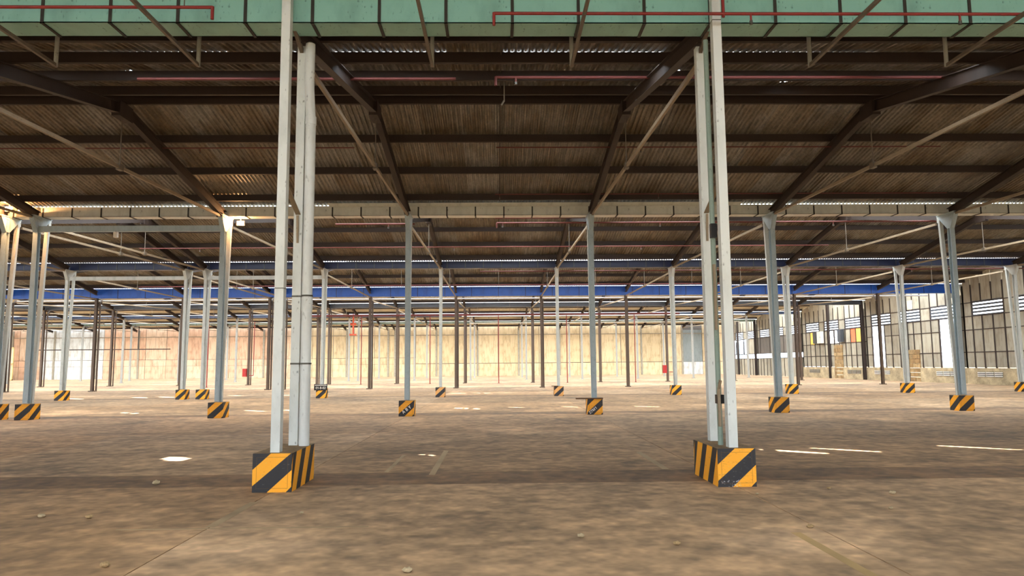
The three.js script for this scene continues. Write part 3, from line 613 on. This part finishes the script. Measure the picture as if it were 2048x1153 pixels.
// things on and by the plinths
{
  const p = thing('plank', 'dark wooden plank lying across the white-scrawled plinth', 'plank', [2.9, 0.49, -(R[2] + 0.1)]);
  part('board', join([box(0.86, 0.035, 0.2, -0.08, 0.0175, 0.06)]), M.wood, p);
  const q = thing('plank', 'short dark plank on the faded plinth, louvred-wall side', 'plank', [2.82, 0.49, -(R[3] + 0.1)]);
  part('board', join([box(0.34, 0.035, 0.18, -0.02, 0.0175, 0.06)]), M.wood, q);
  const t = canvas(256, 96, (c, w, h) => { c.fillStyle = '#17120f'; c.fillRect(0, 0, w, h); c.fillStyle = '#cfc8ba'; c.font = 'bold 58px sans-serif'; c.textAlign = 'center'; c.fillText('01-B-02', w / 2, h * 0.82); c.fillRect(10, 8, w - 20, 12); });
  const s = thing('number_board', 'black number board reading 01-B-02 above a striped plinth', 'sign', [-9, 0.4, -(R[3] - 0.03)]);
  part('board', join([box(0.66, 0.3, 0.02, 0, 0.15, 0)]), M.black, s);
  part('lettering', new THREE.PlaneGeometry(0.64, 0.28).translate(0, 0.15, 0.0115), new THREE.MeshStandardMaterial({ map: t, roughness: 0.6 }), s);
}
// fire hose boxes, thin standpipes, gate, wall sign
for (const [x, label] of [[-22, 'red fire hose box on the brown column, gate side'], [15, 'red fire hose box on the brown column, louvred-wall side']]) {
  const o = thing('hose_box', label, 'fire box', [x - 0.27, 0.75, -(R[5] + 0.05)], 'red fire hose boxes');
  part('box', join([box(0.34, 0.7, 0.22, 0, 0.35, 0)]), M.redBox, o); const door = part('door', join([box(0.28, 0.62, 0.02, 0, 0.35, 0.115)]), M.redBox, o); part('handle', join([box(0.02, 0.1, 0.02, 0.11, 0.35, 0.13)]), M.band, door);
  part('supply_pipe', join([rod(V(0.75, 0.1, 0), V(0.75, 4.8, 0), 0.035), rod(V(0.4, 0.1, 0), V(0.75, 0.1, 0), 0.035)]), M.red, o);
}
[-23, -12, -6, 0, 6, 12].forEach((x, i) => solo('standpipe', join([rod(V(0, 0, 0), V(0, 6.0, 0), 0.04), rod(V(0, 0, 0), V(0, 0.03, 0), 0.1)]), M.red, [x, 0, -(x === -23 ? 58 : 63.8)], `thin dark red standpipe ${['nearest the gate', 'two bays from the middle, gate side', 'one bay from the middle, gate side', 'in the middle aisle', 'one bay from the middle, louvred-wall side', 'two bays from the middle, louvred-wall side'][i]}`, 'pipe', 'red standpipes'));
{
  const g = thing('yellow_gate', 'yellow steel gate with crossed braces by the end wall', 'gate', [-69.5, 0, -102]);
  part('panel', join([box(5.0, 4.4, 0.03, 0, 2.3, -0.1)]), M.farPink[0], g);
  for (const x of [-2.5, -0.6, 1.0, 2.5]) part('upright', join([box(0.1, 4.5, 0.1, x, 2.25, 0)]), M.yellowSteel, g);
  for (const y of [0.1, 2.3, 4.5]) part('cross_rail', join([box(5.1, 0.12, 0.1, 0, y, 0)]), M.yellowSteel, g);
  for (const [a, b] of [[-2.5, 1.0], [1.0, -2.5]]) part('brace', join([bar(V(a, 0.1, 0.06), V(b, 4.5, 0.06), 0.05, 0.09)]), M.yellowSteel, g);
  const l = canvas(128, 128, (c, w, h) => { c.clearRect(0, 0, w, h); c.fillStyle = '#cdbfa6'; c.fillRect(0, 0, w, h); c.fillStyle = '#f4f2ee'; c.font = 'bold 120px sans-serif'; c.textAlign = 'center'; c.fillText('G', w * 0.45, h * 0.86); c.fillRect(w * 0.9, h * 0.1, 8, h * 0.8); });
  const s = thing('letter_board', 'wall board with a white letter G above a louvre', 'sign', [XR - 0.055, 5.72, -57.3]);
  part('board', new THREE.BoxGeometry(0.02, 0.75, 0.75).translate(0, 0.375, 0), new THREE.MeshStandardMaterial({ map: l, roughness: 0.7 }), s);
}
// end-wall light and bracket lamps on the right
for (const [x, y, D, label] of [[XR - 0.5, 6.1, 51.2, 'white floodlight at the end of the bright-blue gutter'], [XR - 0.5, 6.1, 78.7, 'white floodlight under the dull-blue gutter by the louvred wall']]) {
  const o = thing('floodlight', label, 'lamp', [x, y, -D], 'white floodlights');
  part('housing', join([box(0.5, 0.3, 0.2, 0, 0.15, 0)]), M.white, o); part('bracket', join([rod(V(0, 0.3, 0), V(0, 0.55, 0), 0.02)]), M.rail, o);
}
for (const [x, x1] of [[-16.0, -15.0]]) { const o = thing('pipe_stub', 'bright orange-red valve pipe hanging between two pale-grey columns', 'pipe', [-15.45, 4.9, -77.6]); part('pipe', join([rod(V(0, 0, 0), V(0, 2.2, 0), 0.09), rod(V(-0.35, 0.02, 0), V(0.35, 0.02, 0), 0.09), rod(V(-0.3, 1.15, 0), V(0.3, 1.15, 0), 0.12)]), M.orangeRed, o); part('flange', join([rod(V(-0.38, 0.02, 0), V(-0.32, 0.02, 0), 0.14)]), M.orangeRed, o); }

// cabinets hung on the louvred wall beside the barred opening
for (const [d, w, m, label] of [[74.3, 0.8, M.slate, 'dark hung cabinet on the louvred wall beside a pale one'], [73.3, 0.9, M.white, 'pale hung cabinet on the louvred wall beside a dark one'], [68.9, 0.7, M.slate, 'dark hung cabinet beside the yellow and orange wall sheets']]) {
  const o = thing('wall_cabinet', label, 'cabinet', [XR - 0.06, 3.5, -d], 'cabinets hung on the louvred wall');
  part('body', join([box(0.3, 1.2, w, -0.18, 0.6, 0)]), m, o); const door = part('door', join([box(0.02, 1.14, w - 0.06, -0.34, 0.6, 0)]), m, o); part('handle', join([box(0.03, 0.14, 0.03, -0.36, 0.6, w / 2 - 0.1)]), M.band, door);
}
// chips of rubble on the near floor
camera.updateMatrixWorld();
[[1658, 979, 0.02], [1785, 989, 0.03], [1782, 1019, 0.02], [1620, 1057, 0.025], [1514, 990, 0.016], [1162, 1076, 0.026], [1354, 1091, 0.024], [815, 1146, 0.03], [83, 1036, 0.03], [178, 1038, 0.028], [603, 1028, 0.016], [312, 970, 0.04], [210, 1136, 0.03]].forEach(([px, py, r], i) => {
  const d = V((px - 1024) / FOCAL, -(py - 576.5) / FOCAL, -1).applyQuaternion(camera.quaternion), t = -camera.position.y / d.y, p = d.multiplyScalar(t).add(camera.position);
  const g = new THREE.IcosahedronGeometry(r, 1), q = g.attributes.position;
  for (let k = 0; k < q.count; k++) { const x = q.getX(k), y = q.getY(k), z = q.getZ(k), f = 1 + 0.22 * Math.sin(x / r * 5 + i) * Math.cos(z / r * 4 + y / r * 3); q.setXYZ(k, x * f * 1.3, (y + r * 0.7) * f * 0.7, z * f); }
  g.computeVertexNormals(); g.computeBoundingBox(); g.translate(0, -g.boundingBox.min.y, 0);
  solo('stone_chip', uvMetres(g, 3), i % 3 ? M.concrete : M.block, [p.x, 0, p.z], 'small pale chip of rubble on the near floor', 'rubble', 'rubble chips on the floor');
});

renderer.render(scene, camera);
